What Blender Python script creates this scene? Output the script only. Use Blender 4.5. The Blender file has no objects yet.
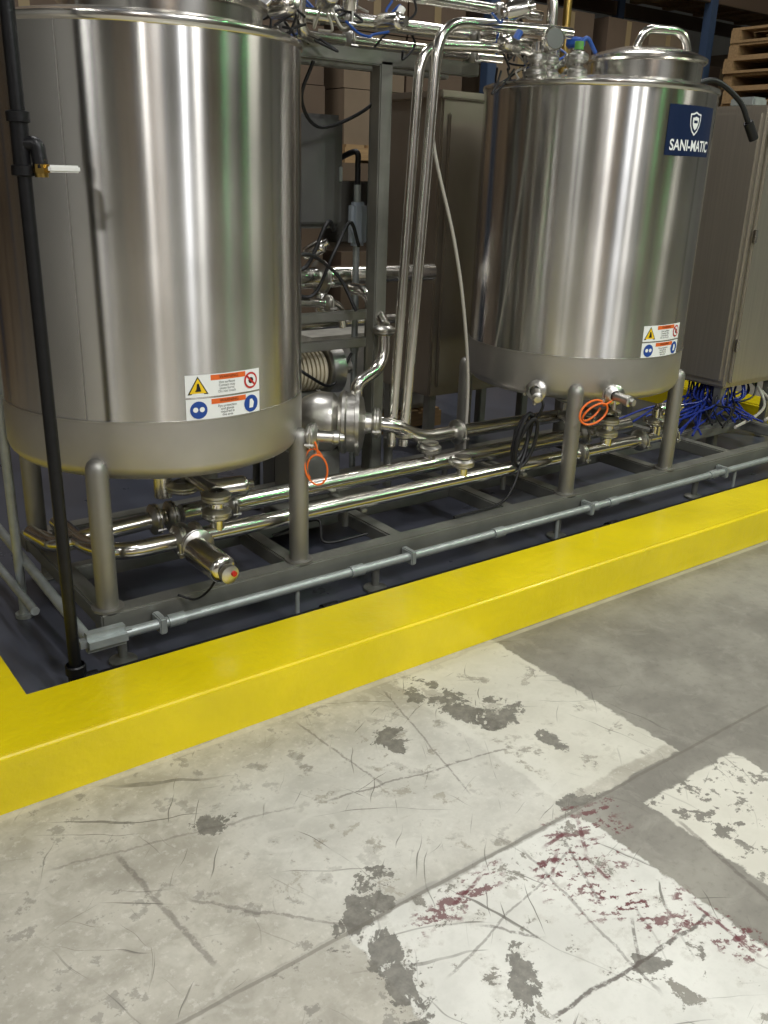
import bpy, bmesh, math, random
from mathutils import Vector, Matrix
random.seed(7)
S=bpy.context.scene
S.view_settings.view_transform='Standard'
COL=bpy.context.collection
def V(*a): return Vector(a)

# ------------------------------------------------------------ materials
def lin(c):
    return tuple(((x/255)/12.92 if x/255<=.04045 else (((x/255)+.055)/1.055)**2.4) for x in c)+(1,)
MATS={}
def mat(name,rgb,rough=.5,metal=0.0,noise=0.0,nscale=20,bump=0.0,bscale=60,aniso=0.0,coat=0.0,stretch=None,rough_var=0.0):
    if name in MATS: return MATS[name]
    m=bpy.data.materials.new(name); m.use_nodes=True
    nt=m.node_tree; b=nt.nodes['Principled BSDF']; L=nt.links
    c=lin(rgb)
    b.inputs['Base Color'].default_value=c
    b.inputs['Roughness'].default_value=rough
    b.inputs['Metallic'].default_value=metal
    if coat: b.inputs['Coat Weight'].default_value=coat; b.inputs['Coat Roughness'].default_value=.12
    tc=nt.nodes.new('ShaderNodeTexCoord')
    mp=nt.nodes.new('ShaderNodeMapping'); L.new(tc.outputs['Object'],mp.inputs[0])
    if stretch: mp.inputs['Scale'].default_value=stretch
    n=nt.nodes.new('ShaderNodeTexNoise'); n.inputs['Scale'].default_value=nscale; n.inputs['Detail'].default_value=4
    L.new(mp.outputs[0],n.inputs['Vector'])
    if noise:
        r=nt.nodes.new('ShaderNodeValToRGB')
        r.color_ramp.elements[0].position=.3; r.color_ramp.elements[1].position=.7
        r.color_ramp.elements[0].color=tuple(max(0,x*(1-noise)) for x in c[:3])+(1,)
        r.color_ramp.elements[1].color=tuple(min(1,x*(1+noise)) for x in c[:3])+(1,)
        L.new(n.outputs[0],r.inputs[0]); L.new(r.outputs[0],b.inputs['Base Color'])
    if rough_var:
        mr=nt.nodes.new('ShaderNodeMapRange'); mr.inputs[3].default_value=rough-rough_var; mr.inputs[4].default_value=rough+rough_var
        L.new(n.outputs[0],mr.inputs[0]); L.new(mr.outputs[0],b.inputs['Roughness'])
    if bump:
        n2=nt.nodes.new('ShaderNodeTexNoise'); n2.inputs['Scale'].default_value=bscale; n2.inputs['Detail'].default_value=3
        L.new(mp.outputs[0],n2.inputs['Vector'])
        bp=nt.nodes.new('ShaderNodeBump'); bp.inputs['Strength'].default_value=bump; bp.inputs['Distance'].default_value=.01
        L.new(n2.outputs[0],bp.inputs['Height']); L.new(bp.outputs[0],b.inputs['Normal'])
    if aniso:
        b.inputs['Anisotropic'].default_value=aniso
        t=nt.nodes.new('ShaderNodeTangent'); t.direction_type='RADIAL'; t.axis='Z'
        L.new(t.outputs[0],b.inputs['Tangent'])
        b.inputs['Anisotropic Rotation'].default_value=.25
    MATS[name]=m; return m
STEEL=mat('stainless_pipe',(222,219,212),.2,1,noise=.06,nscale=8,rough_var=.05)
SHELL=mat('brushed_stainless_shell',(214,212,208),.235,1,noise=.09,nscale=3.4,stretch=(1.4,1.4,.9),aniso=1.0,rough_var=.05)
BAND=mat('blasted_stainless_band',(192,189,184),.48,1,noise=.07,nscale=6)
LEGM=mat('blasted_leg_steel',(158,156,150),.5,.9,noise=.06,nscale=9)
CAST=mat('cast_stainless',(200,198,192),.33,1,noise=.1,nscale=14,bump=.05,bscale=90)
FRAME=mat('skid_frame_steel',(138,138,131),.42,.65,noise=.15,nscale=7,rough_var=.08)
GALV=mat('galvanized_conduit',(166,172,170),.4,.5,noise=.12,nscale=25)
CABM=mat('cabinet_stainless',(196,190,178),.4,.9,noise=.06,nscale=2,stretch=(60,60,1))
CABD=mat('aged_stainless_panel',(160,152,140),.42,.9,noise=.12,nscale=2,stretch=(2,2,1))
DARKBOX=mat('dark_grey_enclosure',(118,118,116),.38,.7,noise=.08,nscale=6)
MOTOR=mat('grey_motor_paint',(96,98,98),.45,.3,noise=.1,nscale=12)
BLACK=mat('black_iron',(24,24,26),.38,.3,noise=.2,nscale=30,bump=.1,bscale=120)
RUBBER=mat('black_rubber_cable',(16,16,18),.5)
ORANGE=mat('orange_cord',(236,112,40),.45)
BLUEP=mat('blue_plastic',(30,75,150),.4)
BLUEC=mat('blue_air_tube',(30,48,130),.35)
WHITEP=mat('white_plastic',(225,225,220),.35)
CLEAR=mat('pale_hose',(180,176,165),.35)
BRASS=mat('brass',(190,160,90),.3,1)
BEIGE=mat('beige_motor_paint',(196,186,160),.5,0,noise=.05)
RED=mat('red_label_ink',(190,35,30),.5)
NAVY=mat('navy_label',(18,34,66),.35)
INKW=mat('white_label_film',(236,238,236),.4)
INKO=mat('orange_label_ink',(226,104,40),.45)
INKY=mat('yellow_label_ink',(240,200,30),.45)
INKB=mat('blue_label_ink',(28,70,150),.45)
INKK=mat('black_label_ink',(20,20,22),.5)
YEL=mat('yellow_curb_paint',(226,203,2),.36,0,noise=.08,nscale=4,bump=.3,bscale=34,coat=.25,rough_var=.1)
EPOXY=mat('dark_epoxy_floor',(78,81,92),.3,0,noise=.14,nscale=4,rough_var=.08)
CARD=mat('cardboard',(92,76,62),.8,0,noise=.1,nscale=4)
CARD2=mat('cardboard_light',(118,102,84),.8,0,noise=.1,nscale=5)
WOOD=mat('pallet_wood',(150,122,86),.8,0,noise=.2,nscale=3,stretch=(2,20,20))
RACKB=mat('rack_blue_paint',(58,74,100),.45,.1)
RACKO=mat('rack_beam_paint',(92,76,62),.5,.1)
WALLM=mat('warehouse_wall_paint',(172,172,170),.8,0,noise=.06,nscale=2)
CEILM=mat('ceiling_deck',(100,100,100),.8)
COLM=mat('column_dark_steel',(40,40,42),.6)
WRAP=mat('stretch_wrap',(190,188,178),.35,0,noise=.25,nscale=9,bump=.6,bscale=14)
TAPE=mat('packing_tape',(140,122,92),.3)

# ------------------------------------------------------------ geometry helpers
def group(name,loc=(0,0,0)):
    e=bpy.data.objects.new(name,None); COL.objects.link(e); e.empty_display_size=.1
    return e
def finish(me,name,parent,material,smooth=True,ang=35):
    o=bpy.data.objects.new(name,me); COL.objects.link(o)
    if parent: o.parent=parent
    if material and len(me.materials)==0: me.materials.append(material)
    if smooth:
        me.shade_smooth()
        me.set_sharp_from_angle(angle=math.radians(ang))
    return o
def frame_of(d):
    d=d.normalized(); a=Vector((0,0,1)) if abs(d.z)<.9 else Vector((1,0,0))
    x=d.cross(a).normalized(); y=d.cross(x).normalized(); return x,y
def path(pts,fillet,n=8):
    pts=[Vector(p) for p in pts]
    if not fillet or len(pts)<3: return pts
    out=[pts[0]]
    for i in range(1,len(pts)-1):
        p=pts[i]; a=pts[i-1]-p; b=pts[i+1]-p
        f=min(fillet,a.length*.49,b.length*.49)
        A=p+a.normalized()*f; B=p+b.normalized()*f
        for k in range(n+1):
            t=k/n; out.append(A*(1-t)**2+p*2*t*(1-t)+B*t*t)
    out.append(pts[-1]); return out
def smoothpath(pts,n=8):
    pts=[Vector(p) for p in pts]; P=[pts[0]*2-pts[1]]+pts+[pts[-1]*2-pts[-2]]; out=[]
    for i in range(1,len(P)-2):
        for k in range(n):
            t=k/n; p0,p1,p2,p3=P[i-1:i+3]
            out.append(.5*((2*p1)+(p2-p0)*t+(2*p0-5*p1+4*p2-p3)*t*t+(3*p1-p0-3*p2+p3)*t**3))
    out.append(pts[-1]); return out
def tube(name,parent,pts,r,material,fillet=0,seg=16,smooth=False,caps=True):
    P=smoothpath(pts) if smooth else path(pts,fillet)
    bm=bmesh.new(); rings=[]
    x=None
    for i,p in enumerate(P):
        if i==0: d=P[1]-P[0]
        elif i==len(P)-1: d=P[-1]-P[-2]
        else: d=(P[i+1]-p).normalized()+(p-P[i-1]).normalized()
        if d.length<1e-9: d=Vector((0,0,1))
        d.normalize()
        if x is None: x,y=frame_of(d)
        else:
            x=(x-d*x.dot(d)).normalized(); y=d.cross(x).normalized()
        rr=r[i] if isinstance(r,(list,tuple)) else r
        rings.append([bm.verts.new(p+(x*math.cos(2*math.pi*k/seg)+y*math.sin(2*math.pi*k/seg))*rr) for k in range(seg)])
    for a,b in zip(rings,rings[1:]):
        for k in range(seg): bm.faces.new((a[k],a[(k+1)%seg],b[(k+1)%seg],b[k]))
    if caps: bm.faces.new(rings[0][::-1]); bm.faces.new(rings[-1])
    bmesh.ops.recalc_face_normals(bm,faces=bm.faces)
    me=bpy.data.meshes.new(name); bm.to_mesh(me); bm.free()
    return finish(me,name,parent,material)
def lathe(name,parent,prof,origin,axis,material,seg=40,ang=35):
    origin=Vector(origin); axis=Vector(axis).normalized(); x,y=frame_of(axis)
    bm=bmesh.new(); rings=[]
    for r,h in prof:
        if r<1e-5: rings.append([bm.verts.new(origin+axis*h)])
        else: rings.append([bm.verts.new(origin+axis*h+(x*math.cos(2*math.pi*k/seg)+y*math.sin(2*math.pi*k/seg))*r) for k in range(seg)])
    for a,b in zip(rings,rings[1:]):
        for k in range(seg):
            k2=(k+1)%seg
            if len(a)==1 and len(b)==1: continue
            if len(a)==1: bm.faces.new((a[0],b[k2],b[k]))
            elif len(b)==1: bm.faces.new((a[k],a[k2],b[0]))
            else: bm.faces.new((a[k],a[k2],b[k2],b[k]))
    bmesh.ops.recalc_face_normals(bm,faces=bm.faces)
    me=bpy.data.meshes.new(name); bm.to_mesh(me); bm.free()
    return finish(me,name,parent,material,ang=ang)
def box(name,parent,lo,hi,material,bevel=.004,rotz=0):
    lo=Vector(lo);hi=Vector(hi);c=(lo+hi)/2;s=hi-lo
    bm=bmesh.new(); bmesh.ops.create_cube(bm,size=1)
    bmesh.ops.scale(bm,vec=s,verts=bm.verts)
    if bevel: bmesh.ops.bevel(bm,geom=bm.edges[:],offset=min(bevel,min(s)*.45),segments=2,affect='EDGES')
    if rotz: bmesh.ops.rotate(bm,cent=(0,0,0),matrix=Matrix.Rotation(rotz,3,'Z'),verts=bm.verts)
    bmesh.ops.translate(bm,vec=c,verts=bm.verts)
    me=bpy.data.meshes.new(name); bm.to_mesh(me); bm.free()
    return finish(me,name,parent,material)
def clamp(parent,p,axis,r,name='tri_clamp'):
    p=Vector(p);axis=Vector(axis).normalized()
    R=r*1.55+.004
    lathe(name,parent,[(r*.9,-.022),(r*1.1,-.020),(R*.9,-.013),(R,-.009),(R,-.002),(R*.93,0),(R,.002),(R,.009),(R*.9,.013),(r*1.1,.020),(r*.9,.022)],p,axis,CAST,seg=28)
    x,y=frame_of(axis)
    q=p+x*(R+.004)
    tube(name+'_bolt',parent,[q-y*.022,q+y*.03],.0045,CAST,seg=8)
    tube(name+'_wingnut',parent,[q+y*.02-axis*.016,q+y*.02+axis*.016],.006,CAST,seg=8)
def actuator(parent,p,d,r=.04,L=.15,name='actuator'):
    lathe(name,parent,[(0,-.01),(r*.6,-.01),(r*.6,0),(r*.95,.004),(r,.012),(r,L-.02),(r*.97,L-.012),(r*.8,L-.004),(r*.55,L),(r*.5,L+.018),(0,L+.02)],p,d,STEEL,seg=36)

# ------------------------------------------------------------ camera
cam=bpy.data.cameras.new('camera'); co=bpy.data.objects.new('camera',cam); COL.objects.link(co)
R=Vector((.8026,-.5958,.0306)); U=Vector((.1849,.2970,.9368)); B=-Vector((.5672,.7462,-.3486))
U=(U-R*U.dot(R)/R.length_squared).normalized();R.normalize();B=R.cross(U)
co.matrix_world=Matrix(((R.x,U.x,B.x,0),(R.y,U.y,B.y,0),(R.z,U.z,B.z,1.5),(0,0,0,1)))
cam.sensor_width=36; cam.lens=911/1024*36; cam.clip_start=.05; cam.clip_end=100
S.camera=co

# ------------------------------------------------------------ floor material
def floor_mat():
    m=bpy.data.materials.new('worn_painted_concrete'); m.use_nodes=True
    nt=m.node_tree;N=nt.nodes;L=nt.links;b=N['Principled BSDF']
    tc=N.new('ShaderNodeTexCoord'); P=tc.outputs['Object']
    def math_(op,a,b2=None,c=None,clampv=False):
        n=N.new('ShaderNodeMath');n.operation=op;n.use_clamp=clampv
        for i,v in enumerate((a,b2,c)):
            if v is None: continue
            if isinstance(v,(int,float)): n.inputs[i].default_value=v
            else: L.new(v,n.inputs[i])
        return n.outputs[0]
    def ss(v,a,b2):
        n=N.new('ShaderNodeMapRange');n.interpolation_type='SMOOTHSTEP';n.inputs[1].default_value=a;n.inputs[2].default_value=b2;L.new(v,n.inputs[0]);return n.outputs[0]
    def noise(scale,detail=5,rough=.6,mapping=None,dist=0):
        n=N.new('ShaderNodeTexNoise');n.inputs['Scale'].default_value=scale;n.inputs['Detail'].default_value=detail;n.inputs['Roughness'].default_value=rough;n.inputs['Distortion'].default_value=dist
        if mapping:
            m0=N.new('ShaderNodeMapping');m0.inputs['Rotation'].default_value=(0,0,mapping[0]);L.new(Pw,m0.inputs[0])
            mp=N.new('ShaderNodeMapping');mp.inputs['Scale'].default_value=(mapping[1],mapping[2],1);mp.inputs['Location'].default_value=(mapping[3],mapping[3]*.7,0)
            L.new(m0.outputs[0],mp.inputs[0]);L.new(mp.outputs[0],n.inputs['Vector'])
        else: L.new(P,n.inputs['Vector'])
        return n.outputs[0]
    def mix(f,a,b2):
        n=N.new('ShaderNodeMix');n.data_type='RGBA'
        if isinstance(f,(int,float)): n.inputs[0].default_value=f
        else: L.new(f,n.inputs[0])
        for i,v in ((6,a),(7,b2)):
            if isinstance(v,tuple): n.inputs[i].default_value=lin(v)
            else: L.new(v,n.inputs[i])
        return n.outputs[2]
    wn=N.new('ShaderNodeTexNoise');wn.inputs['Scale'].default_value=2.2;wn.inputs['Detail'].default_value=3;L.new(P,wn.inputs['Vector'])
    vm=N.new('ShaderNodeVectorMath');vm.operation='MULTIPLY_ADD';vm.inputs[1].default_value=(.18,.18,0);L.new(wn.outputs['Color'],vm.inputs[0]);L.new(P,vm.inputs[2])
    Pw=vm.outputs[0]
    sep=N.new('ShaderNodeSeparateXYZ');L.new(P,sep.inputs[0]);X,Y=sep.outputs[0],sep.outputs[1]
    nB=noise(14,6,.7);nA=noise(3,5,.62);nC=noise(45,4,.7);nD=noise(7,5,.65);nE=noise(9,7,.72,None,.6)
    wob=math_('MULTIPLY',math_('SUBTRACT',nB,.5),.06)
    wob2=math_('MULTIPLY',math_('SUBTRACT',nD,.5),.06)
    Xw=math_('ADD',X,wob);Yw=math_('ADD',Y,wob2)
    def rect(x0,x1,y0,y1,e=.004,w=True):
        xs,ys=(Xw,Yw) if w else (X,Y)
        a=math_('MULTIPLY',ss(xs,x0-e,x0+e),math_('SUBTRACT',1,ss(xs,x1-e,x1+e)))
        c=math_('MULTIPLY',ss(ys,y0-e,y0+e),math_('SUBTRACT',1,ss(ys,y1-e,y1+e)))
        return math_('MULTIPLY',a,c)
    shape=math_('ADD',math_('MULTIPLY',math_('SUBTRACT',nE,.5),9),math_('MULTIPLY',math_('SUBTRACT',nB,.5),5))
    def field(cx,cy,rx,ry,rot=0):
        dx0=math_('SUBTRACT',X,cx);dy0=math_('SUBTRACT',Y,cy);c,s=math.cos(rot),math.sin(rot)
        dx=math_('DIVIDE',math_('ADD',math_('MULTIPLY',dx0,c),math_('MULTIPLY',dy0,s)),rx)
        dy=math_('DIVIDE',math_('SUBTRACT',math_('MULTIPLY',dy0,c),math_('MULTIPLY',dx0,s)),ry)
        return math_('ADD',math_('MULTIPLY',dx,dx),math_('MULTIPLY',dy,dy))
    def seg(x0,y0,x1,y1,wd):
        Lg=math.hypot(x1-x0,y1-y0);ux,uy=(x1-x0)/Lg,(y1-y0)/Lg
        dx=math_('SUBTRACT',math_('ADD',X,math_('MULTIPLY',wob,.5)),x0);dy=math_('SUBTRACT',math_('ADD',Y,math_('MULTIPLY',wob2,.7)),y0)
        al=math_('ADD',math_('MULTIPLY',dx,ux),math_('MULTIPLY',dy,uy))
        ac=math_('ABSOLUTE',math_('SUBTRACT',math_('MULTIPLY',dy,ux),math_('MULTIPLY',dx,uy)))
        ends=math_('MULTIPLY',ss(al,0,.04),math_('SUBTRACT',1,ss(al,Lg-.04,Lg)))
        return math_('MULTIPLY',math_('MULTIPLY',math_('SUBTRACT',1,ss(ac,wd*.4,wd)),ends),ss(nC,.32,.5))
    conc=mix(ss(nA,.35,.68),(120,116,108),(146,142,132))
    conc=mix(math_('MULTIPLY',ss(nC,.5,.75),.35),conc,(94,90,83))
    conc=mix(math_('MULTIPLY',ss(nE,.52,.66),.35),conc,(158,154,144))
    beige=mix(ss(nD,.35,.65),(160,155,142),(190,185,172))
    beige=mix(math_('MULTIPLY',ss(nB,.52,.70),.5),beige,(132,127,116))
    beige=mix(math_('MULTIPLY',ss(nC,.53,.68),.4),beige,(210,206,196))
    beige=mix(math_('MULTIPLY',ss(nE,.53,.62),.3),beige,(140,135,124))
    vr=N.new('ShaderNodeTexVoronoi');vr.feature='F1';vr.inputs['Scale'].default_value=7;L.new(Pw,vr.inputs['Vector'])
    ring=math_('SUBTRACT',1,ss(math_('ABSOLUTE',math_('SUBTRACT',vr.outputs['Distance'],.33)),.02,.07))
    beige=mix(math_('MULTIPLY',math_('MULTIPLY',ring,ss(nA,.4,.6)),.35),beige,(202,198,186))
    keep1=math_('SUBTRACT',1,ss(math_('ADD',math_('MULTIPLY',nB,.6),math_('MULTIPLY',nD,.4)),.58,.60))
    a1=math_('MULTIPLY',rect(-3,2.0,1.22,2.02),math_('ADD',.5,math_('MULTIPLY',keep1,.5)))
    a2=math_('MULTIPLY',rect(-3,.86,-3,1.22),math_('ADD',.35,math_('MULTIPLY',keep1,.5)))
    col=mix(a1,conc,beige);col=mix(a2,col,beige)
    white=mix(ss(nD,.3,.7),(196,194,186),(216,214,206))
    white=mix(math_('MULTIPLY',ss(nB,.5,.64),.5),white,(172,168,158))
    chip=math_('SUBTRACT',1,ss(math_('ADD',math_('MULTIPLY',nB,.45),math_('MULTIPLY',nE,.55)),.565,.58))
    chip2=math_('SUBTRACT',1,ss(math_('ADD',math_('MULTIPLY',nB,.7),math_('MULTIPLY',nE,.3)),.53,.55))
    col=mix(math_('MULTIPLY',rect(.86,1.56,.45,1.205),chip),col,white)
    col=mix(math_('MULTIPLY',rect(1.73,2.12,.45,1.13),chip2),col,mix(.35,white,(190,182,160)))
    col=mix(math_('MULTIPLY',math_('MULTIPLY',rect(1.55,2.0,1.26,1.97,.006),chip),.8),col,mix(.4,white,(196,190,168)))
    col=mix(math_('MULTIPLY',math_('MULTIPLY',rect(.8,1.6,1.2,1.8,.12),chip),.55),col,white)
    dark=mix(ss(nC,.3,.7),(92,89,82),(122,118,109))
    for cx,cy,rx,ry,rt in ((1.62,1.78,.06,.15,.2),(1.70,1.66,.08,.06,.5),(1.36,1.72,.05,.05,0),(.96,1.26,.12,.045,.5),(.88,1.07,.05,.11,-.3),(1.07,.90,.11,.03,.9),(.78,1.68,.05,.03,0),(1.74,1.47,.03,.05,0),(1.32,.79,.04,.03,0),(1.60,1.24,.06,.03,0)):
        v=math_('ADD',field(cx,cy,rx,ry,rt),shape)
        col=mix(math_('MULTIPLY',math_('SUBTRACT',1,ss(v,.8,1.0)),.9),col,dark)
    sm=ss(nA,.42,.58)
    w=rect(.35,2.12,.4,2.0,.1,False)
    for i,(ang,a,bb,th) in enumerate(((.5,1.6,60,.67),(-.9,2.4,66,.68),(1.25,1.8,62,.67),(-.3,2.8,80,.69),(2.2,2.2,60,.68))):
        s=ss(noise(1.0,3,.5,(ang,a,bb,3.3*i+1)),th,th+.03)
        col=mix(math_('MULTIPLY',math_('MULTIPLY',s,w),math_('ADD',.25,math_('MULTIPLY',sm,.55))),col,(96,92,84))
    for x0,y0,x1,y1,wd,f in ((1.05,.82,1.56,.80,.006,.85),(1.30,.80,1.40,.90,.005,.7),(.55,1.72,.60,1.28,.009,.5),(1.18,1.95,1.22,1.55,.005,.5),(1.05,1.60,1.62,1.50,.005,.55),(1.35,1.20,1.28,.72,.005,.5),(.95,1.0,1.45,1.12,.004,.5),(1.5,1.95,1.38,1.4,.004,.5),(1.1,1.08,1.2,.95,.005,.6),(1.75,1.05,1.68,.7,.008,.5),(.4,1.75,1.0,1.62,.005,.35),(.62,1.5,.9,1.2,.006,.45),(1.48,1.2,1.36,.95,.005,.6)):
        col=mix(math_('MULTIPLY',seg(x0,y0,x1,y1,wd),f),col,(84,76,70))
    rs=noise(1.0,4,.6,(.35,6,30,7.7))
    fine=ss(math_('ADD',math_('MULTIPLY',rs,.5),math_('MULTIPLY',nC,.5)),.52,.56)
    for cx,cy,rx,ry,rt in ((1.48,1.13,.17,.08,.3),(1.40,1.02,.10,.12,0),(1.53,.76,.05,.14,0),(1.13,1.15,.16,.04,.1),(1.44,.9,.06,.12,0)):
        v=math_('ADD',field(cx,cy,rx,ry,rt),math_('MULTIPLY',shape,.6))
        col=mix(math_('MULTIPLY',math_('MULTIPLY',math_('SUBTRACT',1,ss(v,.5,1.6)),fine),.85),col,(96,46,50))
    for x0,y0,x1,y1 in ((1.55,1.2,1.46,1.08),(1.5,1.17,1.38,1.16),(1.46,1.1,1.44,.98),(1.55,1.1,1.47,1.13),(1.42,1.14,1.33,1.08),(1.54,.86,1.53,.66),(1.22,1.18,1.08,1.14)):
        col=mix(math_('MULTIPLY',seg(x0,y0,x1,y1,.007),.85),col,(96,44,50))
    def band(v,c,w_): return math_('SUBTRACT',1,ss(math_('ABSOLUTE',math_('SUBTRACT',v,c)),w_*.5,w_))
    Yj=math_('ADD',Y,math_('MULTIPLY',wob2,.2))
    j=math_('MULTIPLY',band(Yj,1.212,.006),math_('ADD',.2,math_('MULTIPLY',nB,.6)))
    col=mix(j,col,(96,90,80))
    col=mix(math_('MULTIPLY',band(Y,1.985,.012),math_('MULTIPLY',nB,.8)),col,(205,198,180))
    L.new(col,b.inputs['Base Color'])
    rr=N.new('ShaderNodeMapRange');rr.inputs[3].default_value=.32;rr.inputs[4].default_value=.6;L.new(nB,rr.inputs[0]);L.new(rr.outputs[0],b.inputs['Roughness'])
    b.inputs['Specular IOR Level'].default_value=.4
    return m
# ------------------------------------------------------------ room shell
def plane(name,verts,material):
    me=bpy.data.meshes.new(name);me.from_pydata(verts,[],[(0,1,2,3)]);me.materials.append(material)
    o=bpy.data.objects.new(name,me);COL.objects.link(o);return o
X0,X1,Y0,Y1,Z1=-7,13,-8,9,7
plane('floor',[(X0,Y0,0),(X1,Y0,0),(X1,Y1,0),(X0,Y1,0)],floor_mat())
plane('ceiling',[(X0,Y0,Z1),(X0,Y1,Z1),(X1,Y1,Z1),(X1,Y0,Z1)],CEILM)
plane('wall_back',[(X0,Y1,0),(X1,Y1,0),(X1,Y1,Z1),(X0,Y1,Z1)],WALLM)
plane('wall_front',[(X0,Y0,0),(X0,Y0,Z1),(X1,Y0,Z1),(X1,Y0,0)],WALLM)
plane('wall_left',[(X0,Y0,0),(X0,Y1,0),(X0,Y1,Z1),(X0,Y0,Z1)],WALLM)
plane('wall_right',[(X1,Y0,0),(X1,Y0,Z1),(X1,Y1,Z1),(X1,Y1,0)],WALLM)
plane('floor_coating',[(.5,2.2,.003),(5.5,2.2,.003),(5.5,5.2,.003),(.5,5.2,.003)],EPOXY)
def curb():
    o=[(.28,4.75),(.28,2.0),(5.7,2.0),(5.7,4.75)];i=[(.53,4.75),(.53,2.26),(5.45,2.26),(5.45,4.75)]
    bm=bmesh.new()
    mk=lambda L_,z:[bm.verts.new((x,y,z)) for x,y in L_]
    vo,vi,to,ti=mk(o,0),mk(i,0),mk(o,.16),mk(i,.16)
    for k in range(3):
        q=k+1
        bm.faces.new((vo[k],vo[q],to[q],to[k]));bm.faces.new((ti[k],ti[q],vi[q],vi[k]));bm.faces.new((to[k],to[q],ti[q],ti[k]))
    for k in (0,3): bm.faces.new((vo[k],to[k],ti[k],vi[k]))
    bmesh.ops.recalc_face_normals(bm,faces=bm.faces)
    def on(e,s): return e.verts[0] in s and e.verts[1] in s
    ed=[e for e in bm.edges if on(e,to) or on(e,ti)]
    bmesh.ops.bevel(bm,geom=ed,offset=.01,segments=3,affect='EDGES')
    me=bpy.data.meshes.new('c');bm.to_mesh(me);bm.free()
    return finish(me,'yellow_containment_curb',None,YEL)
curb()

# ------------------------------------------------------------ tanks
def cylpt(C,R,al,z): return Vector((C[0]+R*math.sin(al),C[1]-R*math.cos(al),z))
def curved_patch(name,parent,C,R,a0,a1,z0,z1,m,n=16):
    bm=bmesh.new();bot=[];top=[]
    for i in range(n+1):
        a=a0+(a1-a0)*i/n;bot.append(bm.verts.new(cylpt(C,R,a,z0)));top.append(bm.verts.new(cylpt(C,R,a,z1)))
    for i in range(n): bm.faces.new((bot[i],bot[i+1],top[i+1],top[i]))
    me=bpy.data.meshes.new(name);bm.to_mesh(me);bm.free();return finish(me,name,parent,m)
def curved_poly(name,parent,C,R,a_mid,zc,pts,m):
    bm=bmesh.new();vs=[bm.verts.new(cylpt(C,R,a_mid+x/R,zc+y)) for x,y in pts]
    f=bm.faces.new(vs);bmesh.ops.triangulate(bm,faces=[f])
    me=bpy.data.meshes.new(name);bm.to_mesh(me);bm.free();return finish(me,name,parent,m,False)
def circ(cx,cy,r,n=24): return [(cx+r*math.cos(2*math.pi*k/n),cy+r*math.sin(2*math.pi*k/n)) for k in range(n)]
def curved_text(name,parent,C,R,a_mid,z,txt,size,m,bold=0,width=None):
    cu=bpy.data.curves.new(name,'FONT');cu.body=txt;cu.size=size;cu.align_x='CENTER';cu.align_y='CENTER';cu.offset=bold
    t=bpy.data.objects.new(name,cu);COL.objects.link(t);bpy.context.view_layer.update()
    me=bpy.data.meshes.new_from_object(t);bpy.data.objects.remove(t)
    sx=1
    if width:
        w=max(v.co.x for v in me.vertices)-min(v.co.x for v in me.vertices);sx=width/w
    for v in me.vertices: v.co=cylpt(C,R,a_mid+v.co.x*sx/R,z+v.co.y)
    me.materials.clear()
    return finish(me,name,parent,m,False)
def warning_label(parent,C,R,a0,a1,z0,z1):
    R=R+.0012;am=(a0+a1)/2;W=(a1-a0)*R;Hh=(z1-z0)
    for row,zc in (('upper',z0+Hh*.755),('lower',z0+Hh*.245)):
        h=Hh*.47
        curved_patch(row+'_film',parent,C,R,a0,a1,zc-h/2,zc+h/2,INKW)
        E=R+.0006;F=R+.0012;G=R+.0018
        hx0,hx1=-W*.19,W*.5
        curved_patch(row+'_header',parent,C,E,am+hx0/R,am+(hx1-W*.22)/R,zc+h*.22,zc+h*.46,INKO,10)
        curved_text(row+'_header_text',parent,C,F,am+(hx0+hx1-W*.22)/2/R,zc+h*.34,'WARNING',.013,INKK)
        for k,yy in enumerate((.10,-.04,-.18,-.32)):
            curved_text(row+'_text_%d'%k,parent,C,E,am+.01,zc+h*yy,('Hot surfaces','Contact may','cause burns','Do not touch')[k] if row=='upper' else ('Eye protection','and gloves','required in','this area')[k],.0105,INKK)
        if row=='upper':
            t=h*.4;cx=-W*.35
            curved_poly('triangle_border',parent,C,E,am,zc,[(cx-t*1.2,-t*.95),(cx+t*1.2,-t*.95),(cx,t*1.1)],INKK)
            curved_poly('triangle_fill',parent,C,F,am,zc,[(cx-t*.98,-t*.82),(cx+t*.98,-t*.82),(cx,t*.88)],INKY)
            curved_poly('triangle_symbol',parent,C,G,am,zc,[(cx-t*.35,-t*.6),(cx+t*.35,-t*.6),(cx+t*.18,-t*.3),(cx+t*.1,t*.3),(cx-t*.1,t*.3),(cx-t*.18,-t*.3)],INKK)
            cx=W*.36;yo=0
            curved_poly('prohibit_ring',parent,C,F,am,zc,circ(cx,yo,h*.38),RED)
            curved_poly('prohibit_inner',parent,C,G,am,zc,circ(cx,yo,h*.29),INKW)
            curved_poly('prohibit_hand',parent,C,G+.0004,am,zc,circ(cx,yo,h*.15,8),INKK)
            curved_poly('prohibit_bar',parent,C,G+.0008,am,zc,[(cx-h*.25,yo+h*.17),(cx-h*.18,yo+h*.24),(cx+h*.25,yo-h*.17),(cx+h*.18,yo-h*.24)],RED)
        else:
            curved_poly('goggles_disc',parent,C,F,am,zc,circ(-W*.35,0,h*.4),INKB)
            for s in (-1,1): curved_poly('goggles_lens%d'%s,parent,C,G,am,zc,circ(-W*.35+s*h*.15,h*.02,h*.12,12),INKW)
            curved_poly('gloves_disc',parent,C,F,am,zc,circ(W*.36,0,h*.4),INKB)
            curved_poly('gloves_symbol',parent,C,G,am,zc,[(W*.36-h*.12,-h*.2),(W*.36+h*.1,-h*.2),(W*.36+h*.16,h*.05),(W*.36+h*.05,h*.22),(W*.36-h*.08,h*.2)],INKW)
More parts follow.
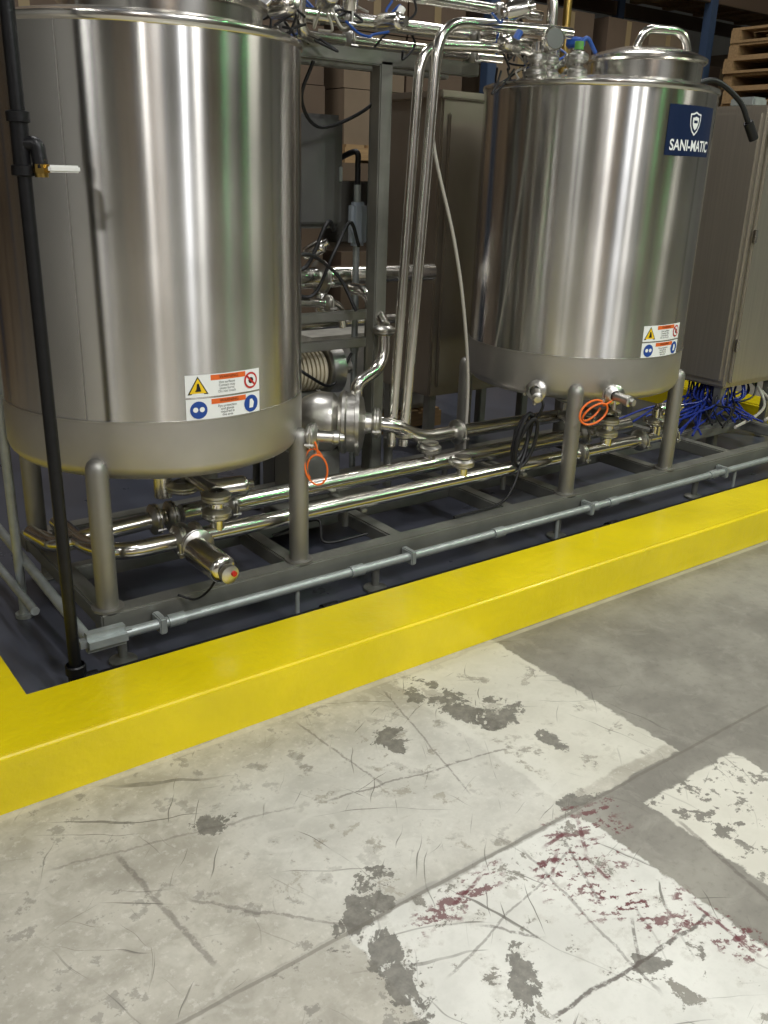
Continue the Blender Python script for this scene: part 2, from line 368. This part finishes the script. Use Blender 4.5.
def tank(C,lid_c,lid_r,lid_z):
    g=group('stainless_tank');R=.49
    # shell keeps its own origin on the tank axis so the brushing runs around it
    sh=lathe('shell',g,[(R,.80),(R,1.845)],(0,0,0),(0,0,1),SHELL,200)
    sh.location=(C[0],C[1],0)
    lathe('weld_seam',g,[(R-.002,.794),(R+.002,.796),(R+.002,.80),(R-.002,.802)],(C[0],C[1],0),(0,0,1),CAST,128)
    lathe('lower_band',g,[(R,.796),(R,.66),(R-.006,.64),(R-.022,.622),(R-.05,.61),(.25,.585),(.06,.57),(0,.57)],(C[0],C[1],0),(0,0,1),BAND,128)
    lathe('top_rim',g,[(R-.004,1.835),(R+.003,1.84),(R+.007,1.85),(R+.005,1.86),(R-.01,1.866),(R-.1,1.885),(.2,1.9),(0,1.902)],(C[0],C[1],0),(0,0,1),STEEL,128)
    lathe('manway_neck',g,[(lid_r,1.86),(lid_r,lid_z),(lid_r+.012,lid_z+.003),(lid_r+.018,lid_z+.01),(lid_r+.018,lid_z+.022),(lid_r+.008,lid_z+.028),(lid_r*.85,lid_z+.045),(lid_r*.5,lid_z+.065),(0,lid_z+.075)],(lid_c[0],lid_c[1],0),(0,0,1),STEEL,96)
    x,y=lid_c
    tube('lid_handle',g,[(x-.12,y-.03,lid_z+.04),(x-.09,y-.05,lid_z+.13),(x+.08,y-.12,lid_z+.13),(x+.12,y-.13,lid_z+.03)],.018,STEEL,.08,20)
    for sx in (-1,1):
        for sy in (-1,1):
            lx,ly=C[0]+sx*.349,C[1]+sy*.349
            r=.034
            lathe('leg',g,[(r,0),(r,.44),(r*.96,.455),(r*.8,.469),(r*.5,.478),(0,.482)],(lx,ly,.205),(0,0,1),LEGM,28)
            lathe('foot_pad',g,[(0,0),(.05,0),(.05,.008),(0,.008)],(lx,ly,.2),(0,0,1),LEGM,28)
    tube('outlet_ferrule',g,[(C[0],C[1],.58),(C[0],C[1],.40)],.032,STEEL,0,24)
    clamp(g,(C[0],C[1],.52),(0,0,1),.036,'outlet_clamp')
    warning_label(g,C,R,math.radians(-13.5),math.radians(15.5),.795,.935)
    for a in (-63,-28) if C[0]>2 else (47,):
        n=Vector((math.sin(math.radians(a)),-math.cos(math.radians(a)),0));p=cylpt(C,R,math.radians(a),.655)
        tube('side_ferrule',g,[p-n*.01,p+n*.05],.024,STEEL)
        clamp(g,p+n*.045,n,.026,'side_clamp')
        d=(n+V(.5,0,-.1)).normalized()
        lathe('level_sensor',g,[(.02,0),(.02,.06),(.024,.062),(.024,.08),(.016,.085),(.014,.1),(0,.101)],p+n*.055,d,CAST,20)
        tube('sensor_drain',g,[p+n*.06,p+n*.06-V(0,0,.06)],.008,CAST,0,12)
    return g
T1=(1.217,2.9);T2=(3.29,2.9)
t1=tank(T1,(1.28,2.84),.29,1.93)
t2=tank(T2,(3.47,2.82),.24,1.965)
a0,a1=math.radians(-15),math.radians(20);am=(a0+a1)/2
curved_patch('nameplate',t2,T2,.4912,a0,a1,1.60,1.785,NAVY,24)
curved_text('nameplate_text',t2,T2,.4925,am,1.637,'SANI-MATIC',.056,INKW,.0012,.26)
def shield(s): return [(x*s,y*s) for x,y in ((0,-1.1),(.45,-.75),(.75,-.25),(.85,.35),(.85,.8),(.4,.85),(0,1.0),(-.4,.85),(-.85,.8),(-.85,.35),(-.75,-.25),(-.45,-.75))]
curved_poly('shield_outer',t2,T2,.4925,am,1.722,shield(.042),INKW)
curved_poly('shield_inner',t2,T2,.4931,am,1.722,shield(.035),NAVY)
curved_poly('shield_face',t2,T2,.4937,am,1.722,shield(.024),INKW)
curved_poly('shield_eye',t2,T2,.4943,am,1.722,[(-.012,.0),(.012,.0),(.012,.01),(-.012,.01)],NAVY)
curved_patch('vertical_weld',t1,T1,.4908,math.radians(-47.4),math.radians(-47),.80,1.84,BAND,2)

# ------------------------------------------------------------ skid frame
g=group('skid_frame')
fx0,fx1,fy0,fy1=.83,4.95,2.54,3.32
for n,y in (('front_rail',fy0),('rear_rail',fy1)):
    box(n,g,(fx0,y-.035,.13),(fx1,y+.035,.2),FRAME,.006)
box('middle_rail',g,(fx0+.03,2.93,.13),(fx1-.03,2.98,.19),FRAME,.006)
for i,x in enumerate((.865,1.56,2.02,2.62,2.96,3.64,4.2,4.9)):
    box('cross_member_%d'%i,g,(x-.03,fy0+.03,.135),(x+.03,fy1-.03,.195),FRAME,.006)
for x in (.9,1.9,2.9,3.9,4.85):
    for y in (fy0,fy1):
        lathe('levelling_foot',g,[(0,.006),(.045,.006),(.045,.014),(.015,.024),(.015,.13)],(x,y,0),(0,0,1),FRAME,20)
for x,y in ((2.28,3.1),(2.40,3.28)):
    box('upright',g,(x-.03,y-.03,.2),(x+.03,y+.03,1.9),FRAME,.005)
box('top_beam',g,(1.2,3.07,1.88),(2.75,3.13,1.93),FRAME,.005)
box('top_beam_rear',g,(1.2,3.26,1.88),(2.75,3.31,1.93),FRAME,.005)
box('mid_beam',g,(1.5,3.26,.9),(2.38,3.3,.94),FRAME,.005)
box('low_beam',g,(1.5,3.26,.78),(2.38,3.3,.82),FRAME,.005)
box('low_shelf',g,(1.75,2.98,.195),(2.25,3.3,.21),FRAME,.003)

# ------------------------------------------------------------ conduit run in front
g=group('conduit_run')
cy=2.455;cz=.15
tube('front_conduit',g,[(.86,cy,cz),(5.2,cy,cz)],.0165,GALV,0,20)
for x in (1.05,1.75,2.45,3.02,3.15,3.9,4.5):
    tube('coupling',g,[(x-.028,cy,cz),(x+.028,cy,cz)],.0215,GALV,0,20)
for x in (1.0,2.0,3.0,4.0,4.9):
    box('strap',g,(x-.012,cy-.022,cz-.03),(x+.012,cy+.045,cz+.024),GALV,.004)
box('corner_body',g,(.74,cy-.032,cz-.03),(.90,cy+.032,cz+.034),GALV,.02)
tube('return_conduit',g,[(.775,cy+.02,cz),(.76,2.95,.20),(.76,3.4,.22)],.0165,GALV,.03,18)
tube('return_conduit_lower',g,[(.70,2.75,.15),(.70,3.4,.15),(.70,3.4,.02)],.0145,GALV,.05,18)
for x in (1.5,2.8,4.1): tube('support_stub',g,[(x,cy,.006),(x,cy,cz)],.008,GALV,0,10)
g=group('black_pipe_run')
tube('floor_pipe',g,[(.73,2.40,.055),(5.2,2.40,.055)],.021,BLACK,0,18)
for x in (1.6,3.1,4.6): tube('pipe_coupling',g,[(x-.03,2.40,.055),(x+.03,2.40,.055)],.028,BLACK,0,18)
tube('standpipe',g,[(.706,2.40,.05),(.703,2.42,2.6)],.0175,BLACK,0,20)
lathe('base_tee',g,[(.028,0),(.03,.004),(.03,.03),(.024,.035),(.024,.08),(.03,.085),(.03,.11),(.026,.114)],(.706,2.40,.01),(0,0,1),BLACK,24)
tube('base_tee_branch',g,[(.70,2.40,.055),(.77,2.40,.055)],.029,BLACK,0,24)
for z in (1.48,1.6):
    lathe('tee_bead',g,[(.018,-.015),(.028,-.012),(.028,.01),(.018,.014)],(.704,2.415,z),(0,0,1),BLACK,24)
tube('tee_body',g,[(.704,2.415,1.48),(.704,2.415,1.6)],.022,BLACK,0,24)
tube('tee_branch',g,[(.704,2.415,1.54),(.735,2.39,1.54),(.738,2.385,1.485)],.018,BLACK,.01,20)
tube('ball_valve_body',g,[(.738,2.385,1.465),(.738,2.385,1.505)],.016,BRASS,0,20)
tube('ball_valve_body_hex',g,[(.738,2.385,1.475),(.738,2.385,1.495)],.02,BRASS,0,6)
tube('ball_valve_stem',g,[(.738,2.385,1.485),(.755,2.365,1.485)],.009,BRASS,0,16)
box('ball_valve_handle',g,(.745,2.35,1.477),(.822,2.36,1.494),WHITEP,.004)

# ------------------------------------------------------------ header pipes with valves
g=group('product_header_piping')
zA=.33
tube('front_header',g,[(1.24,2.65,zA),(3.82,2.65,zA)],.029,STEEL,0,28)
tube('front_header_bend',g,[(1.14,2.65,zA),(.96,2.65,zA),(.90,2.80,.31),(.90,3.1,.30)],.029,STEEL,.09,28)
tube('rear_header',g,[(1.26,2.85,zA+.01),(3.70,2.85,zA+.01)],.036,STEEL,0,28)
tube('rear_header_bend',g,[(1.18,2.85,zA+.01),(.95,2.85,zA+.0),(.84,2.93,.28),(.82,3.15,.26)],.029,STEEL,.09,28)
tube('third_line',g,[(1.4,2.76,.27),(3.2,2.76,.27)],.014,STEEL,0,16)
for x in (1.22,1.16): clamp(g,(x,2.65,zA),(1,0,0),.031)
for x in (1.22,1.16,1.45,3.35): clamp(g,(x,2.85,zA+.01),(1,0,0),.033)
for x in (3.12,3.55,3.78): clamp(g,(x,2.65,zA),(1,0,0),.031)
tube('valve_body_a',g,[(1.19,2.72,zA),(1.19,2.58,zA)],.036,CAST,0,28)
clamp(g,(1.19,2.575,zA),(0,-1,0),.034)
actuator(g,V(1.17,2.55,zA),V(.06,-1,-.05),.046,.19)
lathe('actuator_cap',g,[(.030,0),(.030,.02),(.012,.026),(0,.026)],V(1.182,2.352,zA-.01),V(.06,-1,-.05),CAST,24)
tube('actuator_port',g,[(1.19,2.335,zA-.005),(1.193,2.32,zA-.007)],.009,RED,0,12)
tube('actuator_air_line',g,[(1.18,2.40,zA-.03),(1.15,2.42,.24),(1.12,2.46,.2),(1.08,2.5,.21)],.004,RUBBER,0,8,True)
for X,nm in ((1.30,'a'),(3.30,'b')):
    tube('riser_'+nm,g,[(X,2.65,zA),(X,2.65,.47)],.026,STEEL,0,24)
    clamp(g,(X,2.65,.40),(0,0,1),.030)
    clamp(g,(X,2.65,.46),(0,0,1),.030)
    tube('outlet_cross_'+nm,g,[(X,2.65,.47),(X,2.78,.47),(X,2.88,.47)],.026,STEEL,.05,20)
    clamp(g,(X-.03,2.85,.44),(0,0,1),.034)
    actuator(g,V(X+.03,2.80,.43),V(1,-.15,0),.038,.16,'outlet_actuator_'+nm)
for x,y,z in ((2.40,2.85,.36),(2.41,2.65,.35)):
    tube('tee_riser',g,[(x,y,z-.02),(x,y,z+.055)],.024,STEEL,0,24)
    clamp(g,(x,y,z+.05),(0,0,1),.029)
    lathe('tee_cap',g,[(.036,0),(.036,.006),(0,.009)],(x,y,z+.072),(0,0,1),CAST,28)
tube('end_riser',g,[(3.66,2.65,zA),(3.66,2.65,.47)],.026,STEEL,0,24)
clamp(g,(3.66,2.65,.41),(0,0,1),.030)
actuator(g,V(3.66,2.65,.46),V(1,-.2,.1),.036,.13,'end_actuator')
tube('rear_end_riser',g,[(3.56,2.85,zA),(3.56,2.85,.45)],.026,STEEL,0,24)
clamp(g,(3.56,2.85,.42),(0,0,1),.030)
actuator(g,V(3.56,2.85,.46),V(.3,-.1,1),.032,.08,'rear_end_actuator')
for x in (1.9,2.75): tube('header_support',g,[(x,2.75,.195),(x,2.75,.31)],.012,FRAME,0,12)
for x in (1.9,2.75): box('header_saddle',g,(x-.012,2.62,.292),(x+.012,2.89,.304),FRAME,.002)

# ------------------------------------------------------------ pump
g=group('centrifugal_pump')
pc=V(2.10,3.0,.53);ax=V(1,-.75,0)
lathe('volute',g,[(0,-.06),(.09,-.06),(.118,-.052),(.13,-.04),(.13,-.028),(.122,-.02),(.122,.012),(.138,.014),(.138,.03),(.122,.034),(.10,.045),(.07,.05),(.045,.055),(.04,.09)],pc,ax,CAST,56)
clamp(g,pc+ax.normalized()*.1,ax,.038)
lathe('volute_back',g,[(.06,-.24),(.1,-.2),(.125,-.14),(.12,-.08),(.09,-.05)],pc,ax,CAST,40)
lathe('motor_body',g,[(0,-.4),(.07,-.4),(.085,-.38),(.088,-.24),(.06,-.235)],pc,ax,MOTOR,40,30)
box('motor_foot',g,(1.84,3.02,.205),(2.06,3.2,.43),FRAME,.01)
tube('pump_discharge',g,[pc+V(.02,0,.1),pc+V(.02,.0,.16),pc+V(.17,.02,.22),pc+V(.18,.04,.38)],.026,STEEL,.09,24)
clamp(g,pc+V(.18,.04,.36),(0,0,1),.027)
tube('discharge_up',g,[pc+V(.18,.04,.38),pc+V(.2,.2,.5),pc+V(.2,.3,.5)],.026,STEEL,.05,24)
tube('pump_suction',g,[pc+ax.normalized()*.1,pc+ax.normalized()*.16+V(.02,0,-.01),V(2.40,2.92,.44),V(3.3,2.97,.41)],.031,STEEL,.08,24)
clamp(g,V(2.62,2.93,.434),(1,0,0),.033)
tube('suction_drop',g,[(2.33,3.05,.2),(2.33,3.05,.42)],.02,FRAME,0,16)
g=group('circulation_pump')
lathe('motor_body',g,[(0,0),(.08,0)]+[(r,h) for i in range(12) for r,h in ((.09,.01+i*.02),(.09,.02+i*.02),(.078,.0205+i*.02),(.078,.0295+i*.02))]+[(.08,.27),(0,.28)],V(2.20,3.40,.67),V(-1,.1,0),BEIGE,36,30)
lathe('volute',g,[(0,0),(.1,0),(.11,.01),(.11,.07),(.06,.09),(.03,.1),(.03,.14)],V(2.21,3.40,.67),V(1,-.1,0),CAST,40)
box('pedestal',g,(1.94,3.36,.006),(2.18,3.48,.58),FRAME,.01)

# ------------------------------------------------------------ U bend pipes between tanks
g=group('supply_return_piping')
tube('outer_riser',g,[(2.31,2.92,.42),(2.40,2.92,2.03),(3.0,2.92,2.06),(3.1,2.92,2.06)],.022,STEEL,.13,24)
tube('inner_riser',g,[(2.26,2.94,.42),(2.335,2.94,1.95),(2.9,2.94,1.985),(3.0,2.94,1.9)],.02,STEEL,.11,24)
clamp(g,(2.315,2.92,.47),(0,0,1),.024)
for k,(y,z,r) in enumerate(((3.02,2.0,.024),(3.16,2.03,.02),(3.0,2.1,.02),(3.22,1.96,.022))):
    tube('overhead_line_%d'%k,g,[(1.45,y,z),(3.0,y,z+.02)],r,STEEL,0,20)
    for x in (1.7+.07*k,2.05+.05*k,2.65+.06*k): clamp(g,(x,y,z+.01),(1,0,0),r)
tube('overhead_drop_a',g,[(1.85,3.0,2.12),(1.85,3.0,1.95),(2.0,3.1,1.93)],.02,STEEL,.05,20)
for k,(x,y,z,d) in enumerate(((1.70,2.93,1.99,(.2,-1,.1)),(1.9,2.93,2.03,(-.3,-1,.2)),(1.80,3.0,2.03,(0,-.2,1)),(2.05,3.0,2.03,(0,-.2,1)),(2.74,2.86,1.97,(-1,-.3,.1)),(2.78,2.95,2.03,(0,0,1)),(2.66,2.85,2.08,(1,-.5,.3)),(2.15,2.95,2.0,(.3,-1,0)))):
    actuator(g,V(x,y,z),V(*d),.032,.1,'diaphragm_valve_%d'%k)
    q=V(x,y,z)+V(*d).normalized()*.05
    tube('blue_indicator_%d'%k,g,[q+V(.03,0,.02),q+V(.05,0,.05)],.014,BLUEP if k in (1,4,5) else WHITEP,0,14)
for k in range(34):
    x=1.6+random.random()*.65 if k<22 else 2.65+random.random()*.4
    z=1.91+random.random()*.14
    p=[V(x,2.95+random.random()*.1,z)]
    for j in range(4): p.append(p[-1]+V(random.uniform(-.08,.1),random.uniform(-.05,.05),random.uniform(-.07,.07)))
    tube('air_tube_%d'%k,g,p,.0045,random.choice([RUBBER,BLUEP,CLEAR,RUBBER,RUBBER]),0,8,True)
for x,z in ((1.62,2.02),(2.95,2.02)):
    lathe('pressure_gauge',g,[(0,0),(.04,0),(.045,.005),(.045,.028),(.04,.033),(0,.033)],V(x,2.88,z),V(-.3,-1,.05),STEEL,32)
    lathe('gauge_face',g,[(0,0),(.037,0)],V(x,2.88,z)+V(-.3,-1,.05).normalized()*.034,V(-.3,-1,.05),DARKBOX,32)

g=group('tank_top_fittings')
def topstack(x,y,z,h,r=.024,cap=STEEL):
    tube('stack_pipe',g,[(x,y,z),(x,y,z+h)],r,STEEL,0,20)
    n=int(h/.055)
    for i in range(n): clamp(g,(x,y,z+.03+i*.055),(0,0,1),r)
for x,y,h in ((2.93,2.93,.14),(3.02,2.95,.18),(3.03,2.80,.11),(3.12,3.02,.15)): topstack(x,y,1.872,h)
tube('spray_ball_line',g,[(3.02,2.95,2.05),(3.02,2.95,2.2),(2.92,3.05,2.35)],.022,STEEL,.08,20)
topstack(3.2,2.98,1.88,.14,.02)
lathe('hand_valve_knob',g,[(0,0),(.03,0),(.04,.01),(.04,.03),(.03,.04),(0,.045)],V(3.2,2.98,2.02),(0,0,1),BLUEP,24)
tube('hand_valve_yoke',g,[(3.12,2.9,2.0),(3.18,2.9,2.06),(3.24,2.9,2.0)],.009,BLUEP,.03,12)
tube('steam_line',g,[(3.26,3.1,1.88),(3.26,3.1,2.6)],.018,BRASS,0,20)
lathe('green_cap',g,[(0,0),(.018,0),(.018,.03),(0,.032)],V(3.03,2.80,1.985),(0,0,1),mat('green_plastic',(90,150,70),.4),20)
tube('vent_hose',g,[(3.71,2.76,1.9),(3.84,2.72,1.93),(3.98,2.68,1.86),(4.04,2.66,1.78),(4.07,2.66,1.74)],.012,RUBBER,0,16,True)
tube('vent_hose_nozzle',g,[(4.05,2.66,1.77),(4.10,2.65,1.70)],.022,RUBBER,0,16)

# ------------------------------------------------------------ enclosures
g=group('junction_enclosure')
box('body',g,(2.05,3.42,1.27),(2.33,3.6,1.72),DARKBOX,.02)
box('door',g,(2.07,3.405,1.29),(2.31,3.42,1.70),DARKBOX,.01)
box('latch',g,(2.29,3.395,1.46),(2.305,3.406,1.52),GALV,.003)
box('mounting_bracket',g,(2.1,3.60,.9),(2.16,3.64,1.68),FRAME,.004)
box('mounting_post',g,(2.1,3.64,.006),(2.16,3.70,1.7),FRAME,.004)
g=group('vertical_conduit')
tube('riser',g,[(2.37,3.38,.02),(2.37,3.38,1.45)],.015,GALV,0,16)
box('conduit_body',g,(2.33,3.35,1.20),(2.41,3.40,1.38),mat('grey_conduit_body',(170,180,190),.45,.1),.014)
tube('seal_tight',g,[(2.37,3.38,1.44),(2.37,3.38,1.52),(2.36,3.38,1.58),(2.345,3.5,1.55)],.012,RUBBER,0,12,True)
tube('riser_coupling',g,[(2.37,3.38,.74),(2.37,3.38,.80)],.02,GALV,0,16)
g=group('stainless_cabinet')
box('body',g,(3.02,3.62,.40),(3.85,4.1,1.86),CABD,.012)
box('lid_flange',g,(3.0,3.6,1.84),(3.87,4.12,1.875),CABD,.006)
box('door_panel',g,(3.06,3.606,.45),(3.8,3.625,1.78),CABD,.008)
for x in (3.08,3.78):
    for y in (3.68,4.03): box('leg',g,(x-.025,y-.025,.006),(x+.025,y+.025,.41),FRAME,.004)
g=group('electrical_cabinet')
box('body',g,(4.74,3.0,.38),(5.35,3.75,1.90),CABM,.012)
box('door',g,(4.765,2.978,.41),(5.32,3.0,1.87),CABM,.008)
box('side_flange',g,(4.728,3.03,.42),(4.742,3.72,1.86),CABM,.004)
for z in (.6,1.2,1.7): box('hinge',g,(4.752,2.965,z),(4.775,2.985,z+.07),STEEL,.003)
box('top_conduit_hub',g,(4.82,3.15,1.90),(4.95,3.3,1.95),GALV,.01)
for x in (4.78,5.3):
    for y in (3.05,3.7): box('leg',g,(x-.025,y-.025,.006),(x+.025,y+.025,.385),FRAME,.004)
g=group('blue_cable_bundle')
for k in range(46):
    x=4.78+random.random()*.4;y=3.04+random.random()*.3
    e=V(4.1+random.random()*.8,2.75+random.random()*.5,.22+random.random()*.03)
    sag=random.uniform(.0,.07)
    tube('air_tube_%d'%k,g,[V(x,y,.385),V(x-.03-random.random()*.08,y-.04,.29),(V(x,y,.2)*.45+e*.55)+V(0,random.uniform(-.06,.06),sag),e],.006,BLUEC if k%5 else RUBBER,0,8,True)
tube('white_tube',g,[V(5.2,3.1,.38),V(5.2,3.0,.25),V(4.98,2.9,.22),V(4.6,2.8,.215)],.009,CLEAR,0,10,True)
tube('white_tube_b',g,[V(5.25,3.2,.38),V(5.22,3.0,.28),V(5.1,2.85,.23),V(4.9,2.8,.22)],.009,CLEAR,0,10,True)

def loop(name,par,c,rx,rz,r,m,tilt=0.0,n=14,turns=1.0):
    pts=[]
    for i in range(int(n*turns)+1):
        a=2*math.pi*i/n+.8;k=1+.18*math.sin(a*.53)
        pts.append(V(c[0]+rx*k*math.cos(a),c[1]+.02*math.sin(a*.7)+.01*i/n,c[2]+rz*k*math.sin(a)+tilt*math.cos(a)))
    tube(name,par,pts,r,m,0,8,True)
g=group('orange_tether_cord')
loop('cord_a',g,(1.61,2.50,.55),.034,.055,.0036,ORANGE,-.012,turns=1.6)
tube('cord_a_tail',g,[(1.61,2.50,.60),(1.60,2.50,.64),(1.585,2.52,.66)],.0036,ORANGE,0,8,True)
g=group('orange_tether_cord')
loop('cord_b',g,(2.925,2.42,.595),.062,.042,.0045,ORANGE,.012,turns=1.9)
tube('cord_b_tail',g,[(2.97,2.42,.62),(3.02,2.42,.635),(3.06,2.43,.66)],.0045,ORANGE,0,8,True)
g=group('coiled_sensor_cable')
loop('coil',g,(2.74,2.62,.45),.05,.09,.0085,RUBBER,.05,turns=3)
tube('coil_tail',g,[(2.78,2.62,.53),(2.80,2.60,.6),(2.8,2.62,.64),(2.82,2.64,.66)],.006,RUBBER,0,8,True)
tube('coil_drop',g,[(2.72,2.62,.36),(2.66,2.60,.26),(2.55,2.57,.215),(2.3,2.56,.212)],.006,RUBBER,0,8,True)
g=group('pale_hose')
tube('hose',g,[(2.50,3.0,2.0),(2.46,3.0,1.8),(2.47,3.0,1.6),(2.6,3.0,1.25),(2.68,3.0,.95),(2.75,3.02,.6),(2.75,3.02,.2)],.0075,CLEAR,0,12,True)
g=group('sensor_cable')
tube('cable_a',g,[(2.0,3.15,1.88),(1.98,3.2,1.75),(2.1,3.25,1.66),(2.35,3.28,1.75),(2.45,3.3,1.88)],.007,RUBBER,0,8,True)
tube('cable_b',g,[(1.9,3.35,1.1),(2.1,3.33,1.0),(2.2,3.3,1.18),(2.3,3.33,1.3),(2.35,3.33,1.2)],.008,RUBBER,0,8,True)
tube('cable_c',g,[(1.9,3.3,.8),(2.05,3.25,.68),(2.2,3.3,.62),(2.3,3.3,.75)],.007,RUBBER,0,8,True)
tube('cable_d',g,[(1.6,2.8,.2),(1.75,2.72,.26),(1.72,2.62,.21),(1.9,2.6,.212)],.005,RUBBER,0,8,True)
tube('cable_e',g,[(1.9,3.33,1.2),(2.05,3.3,1.12),(2.15,3.28,1.3),(2.2,3.3,1.27)],.009,RUBBER,0,8,True)
tube('cable_f',g,[(1.85,3.3,1.0),(2.0,3.25,1.18),(2.18,3.25,1.1),(2.25,3.2,.95)],.008,RUBBER,0,8,True)
g=group('heat_exchanger_piping')
tube('upper_shell',g,[(1.9,3.4,1.07),(2.33,3.4,1.07)],.045,STEEL,0.02,28)
tube('upper_shell_run',g,[(1.8,3.5,1.06),(2.9,3.5,1.06)],.042,STEEL,0,28)
clamp(g,(2.2,3.4,1.07),(1,0,0),.045);clamp(g,(2.05,3.4,1.07),(1,0,0),.045)
tube('lower_line',g,[(1.8,3.46,.86),(2.7,3.46,.86)],.025,STEEL,0,20)
tube('drop_line',g,[(2.02,3.4,1.05),(2.02,3.4,1.22)],.03,STEEL,0,20);clamp(g,(2.02,3.4,1.19),(0,0,1),.03)
actuator(g,V(2.10,3.36,1.17),V(.6,-.6,.5),.03,.09,'instrument_head')
actuator(g,V(2.2,3.4,1.0),V(0,-.3,-1),.035,.08,'instrument_body')
tube('cross_line',g,[(2.0,3.34,.98),(2.26,3.34,.965),(2.28,3.34,.86)],.018,STEEL,.05,18)
clamp(g,(2.2,3.34,.968),(1,0,0),.02)
tube('support',g,[(1.95,3.56,.006),(1.95,3.5,1.03)],.018,FRAME,0,12)
g=group('grey_standpipe')
tube('pipe',g,[(.735,3.03,.006),(.735,3.03,2.4)],.016,GALV,0,16)
tube('floor_flange',g,[(.735,3.03,.004),(.735,3.03,.018)],.03,GALV,0,20)

# ------------------------------------------------------------ warehouse backdrop
def carton(name,par,lo,hi,m):
    box(name,par,lo,hi,m,0)
    c=(lo[0]+hi[0])/2
    box(name+'_tape',par,(c-.03,lo[1]-.002,lo[2]+.01),(c+.03,lo[1]+.002,hi[2]-.01),TAPE,0)
def pallet(par,x,y,z,w=1.1,d=1.0,name='pallet'):
    for i in range(6): box(name+'_deck%d'%i,par,(x+i*w/6+.01,y,z+.1),(x+(i+1)*w/6-.02,y+d,z+.12),WOOD,0)
    for i in range(3): box(name+'_stringer%d'%i,par,(x,y+i*(d-.09)/2,z+.02),(x+w,y+i*(d-.09)/2+.09,z+.1),WOOD,0)
    for i in range(3): box(name+'_base%d'%i,par,(x+i*(w-.1)/2,y,z),(x+i*(w-.1)/2+.1,y+d,z+.02),WOOD,0)
def rack(x0,y,bays,m_up):
    g=group('pallet_rack');D=1.05;W=2.6
    for b in range(bays+1):
        x=x0+b*W
        for yy in (y,y+D):
            box('upright',g,(x-.045,yy-.04,0),(x+.045,yy+.04,5.2),m_up,.004)
        for k in range(7):
            z=.2+k*.7
            tube('brace',g,[(x,y,z),(x,y+D,z+.6)],.015,m_up,0,8)
    for b in range(bays):
        xa=x0+b*W+.05;xb=x0+(b+1)*W-.05
        for lv in (1.5,3.05,4.5):
            for yy in (y,y+D): box('beam',g,(xa,yy-.025,lv-.06),(xb,yy+.025,lv+.06),RACKO,.004)
        for lv in (0,1.56,3.11):
            for s in range(2):
                px=xa+.06+s*1.22
                pallet(g,px,y+.02,lv)
                z=lv+.12;rows=random.choice([2,3]);hh=.42 if rows==2 else .36
                for r_ in range(rows):
                    for c_ in range(2):
                        carton('carton',g,(px+c_*.54+.01,y+.05+random.random()*.02,z+r_*hh),(px+c_*.54+.53,y+.95,z+(r_+1)*hh-.006),CARD if random.random()<.65 else CARD2)
    return g
rack(2.5,5.6,3,RACKB)
rack(-5.6,5.6,3,RACKB)
rack(-5.0,-5.8,2,RACKB)  # this rack and the next: unseen, added to vary reflections in the tanks
rack(3.6,-5.8,3,RACKB)
for x,y in ((-2.6,-.2),(-1.2,-3.0),(3.6,-3.6),(7.6,-2.2),(9.0,.9)):  # unseen dark columns, added so the shells reflect vertical bands
    g=group('building_column')
    box('web',g,(x-.09,y-.008,0),(x+.09,y+.008,Z1),COLM,0)
    box('flange_a',g,(x-.105,y-.11,0),(x-.088,y+.11,Z1),COLM,0)
    box('flange_b',g,(x+.088,y-.11,0),(x+.105,y+.11,Z1),COLM,0)
    box('base_plate',g,(x-.2,y-.2,0),(x+.2,y+.2,.02),COLM,0)
g=group('pallet_stack')
for i in range(23): pallet(g,7.68+random.uniform(-.02,.02),4.35+random.uniform(-.02,.02),i*.1205,1.2,1.0,'pallet_%d'%i)
g=group('wrapped_pallet_load')
pallet(g,2.7,4.3,0,1.0,.9)
box('wrapped_goods',g,(2.72,4.32,.12),(3.68,5.18,.62),WRAP,.04)
# ------------------------------------------------------------ lights
def lamp(name,loc,sx,sy,power,color=(1,.99,.97),rot=0):
    g=group(name)
    x,y,z=loc
    box('housing',g,(x-sx/2-.03,y-sy/2-.03,z+.01),(x+sx/2+.03,y+sy/2+.03,z+.09),WHITEP,.01)
    for s in (-1,1): tube('hanger',g,[(x,y+s*sy*.4,z+.09),(x,y+s*sy*.4,Z1-.01)],.006,GALV,0,6)
    l=bpy.data.lights.new('emitter','AREA');l.shape='RECTANGLE';l.size=sx;l.size_y=sy;l.energy=power;l.color=color
    o=bpy.data.objects.new('emitter',l);COL.objects.link(o);o.location=(x,y,z);o.parent=g
    return g
lamp('high_bay_light',(1.85,-2.8,4.2),.05,1.8,130,(.93,.95,1))
lamp('high_bay_light',(2.8,-2.8,4.2),.05,1.8,110)
lamp('high_bay_light',(6.9,-.1,4.4),.08,1.4,110,(1,.97,.86))
lamp('high_bay_light',(-3.9,-.9,4.6),.2,1.4,115)
lamp('high_bay_light',(.6,-.8,5.6),.3,1.4,110)
lamp('high_bay_light',(4.6,.4,5.6),.2,1.5,65)
lamp('green_strip_light',(4.55,-1.6,4.2),.03,1.0,13,(.2,1,.3))  # green lamp placed for the green streak on the left shell
lamp('green_strip_light',(6.0,-.6,4.2),.03,1.0,15,(.2,1,.3))  # second green lamp, for the streak on the right shell
lamp('high_bay_light',(-1.4,-4.2,4.4),.2,1.4,140)
lamp('high_bay_light',(5.5,4.5,5.6),.4,1.4,60)
lamp('high_bay_light',(1.6,4.4,5.6),.4,1.4,80)  # fill lamp added to brighten the space behind and between the tanks
w=bpy.data.worlds.new('world');S.world=w;w.use_nodes=True
w.node_tree.nodes['Background'].inputs[0].default_value=(.5,.48,.45,1);w.node_tree.nodes['Background'].inputs[1].default_value=.3
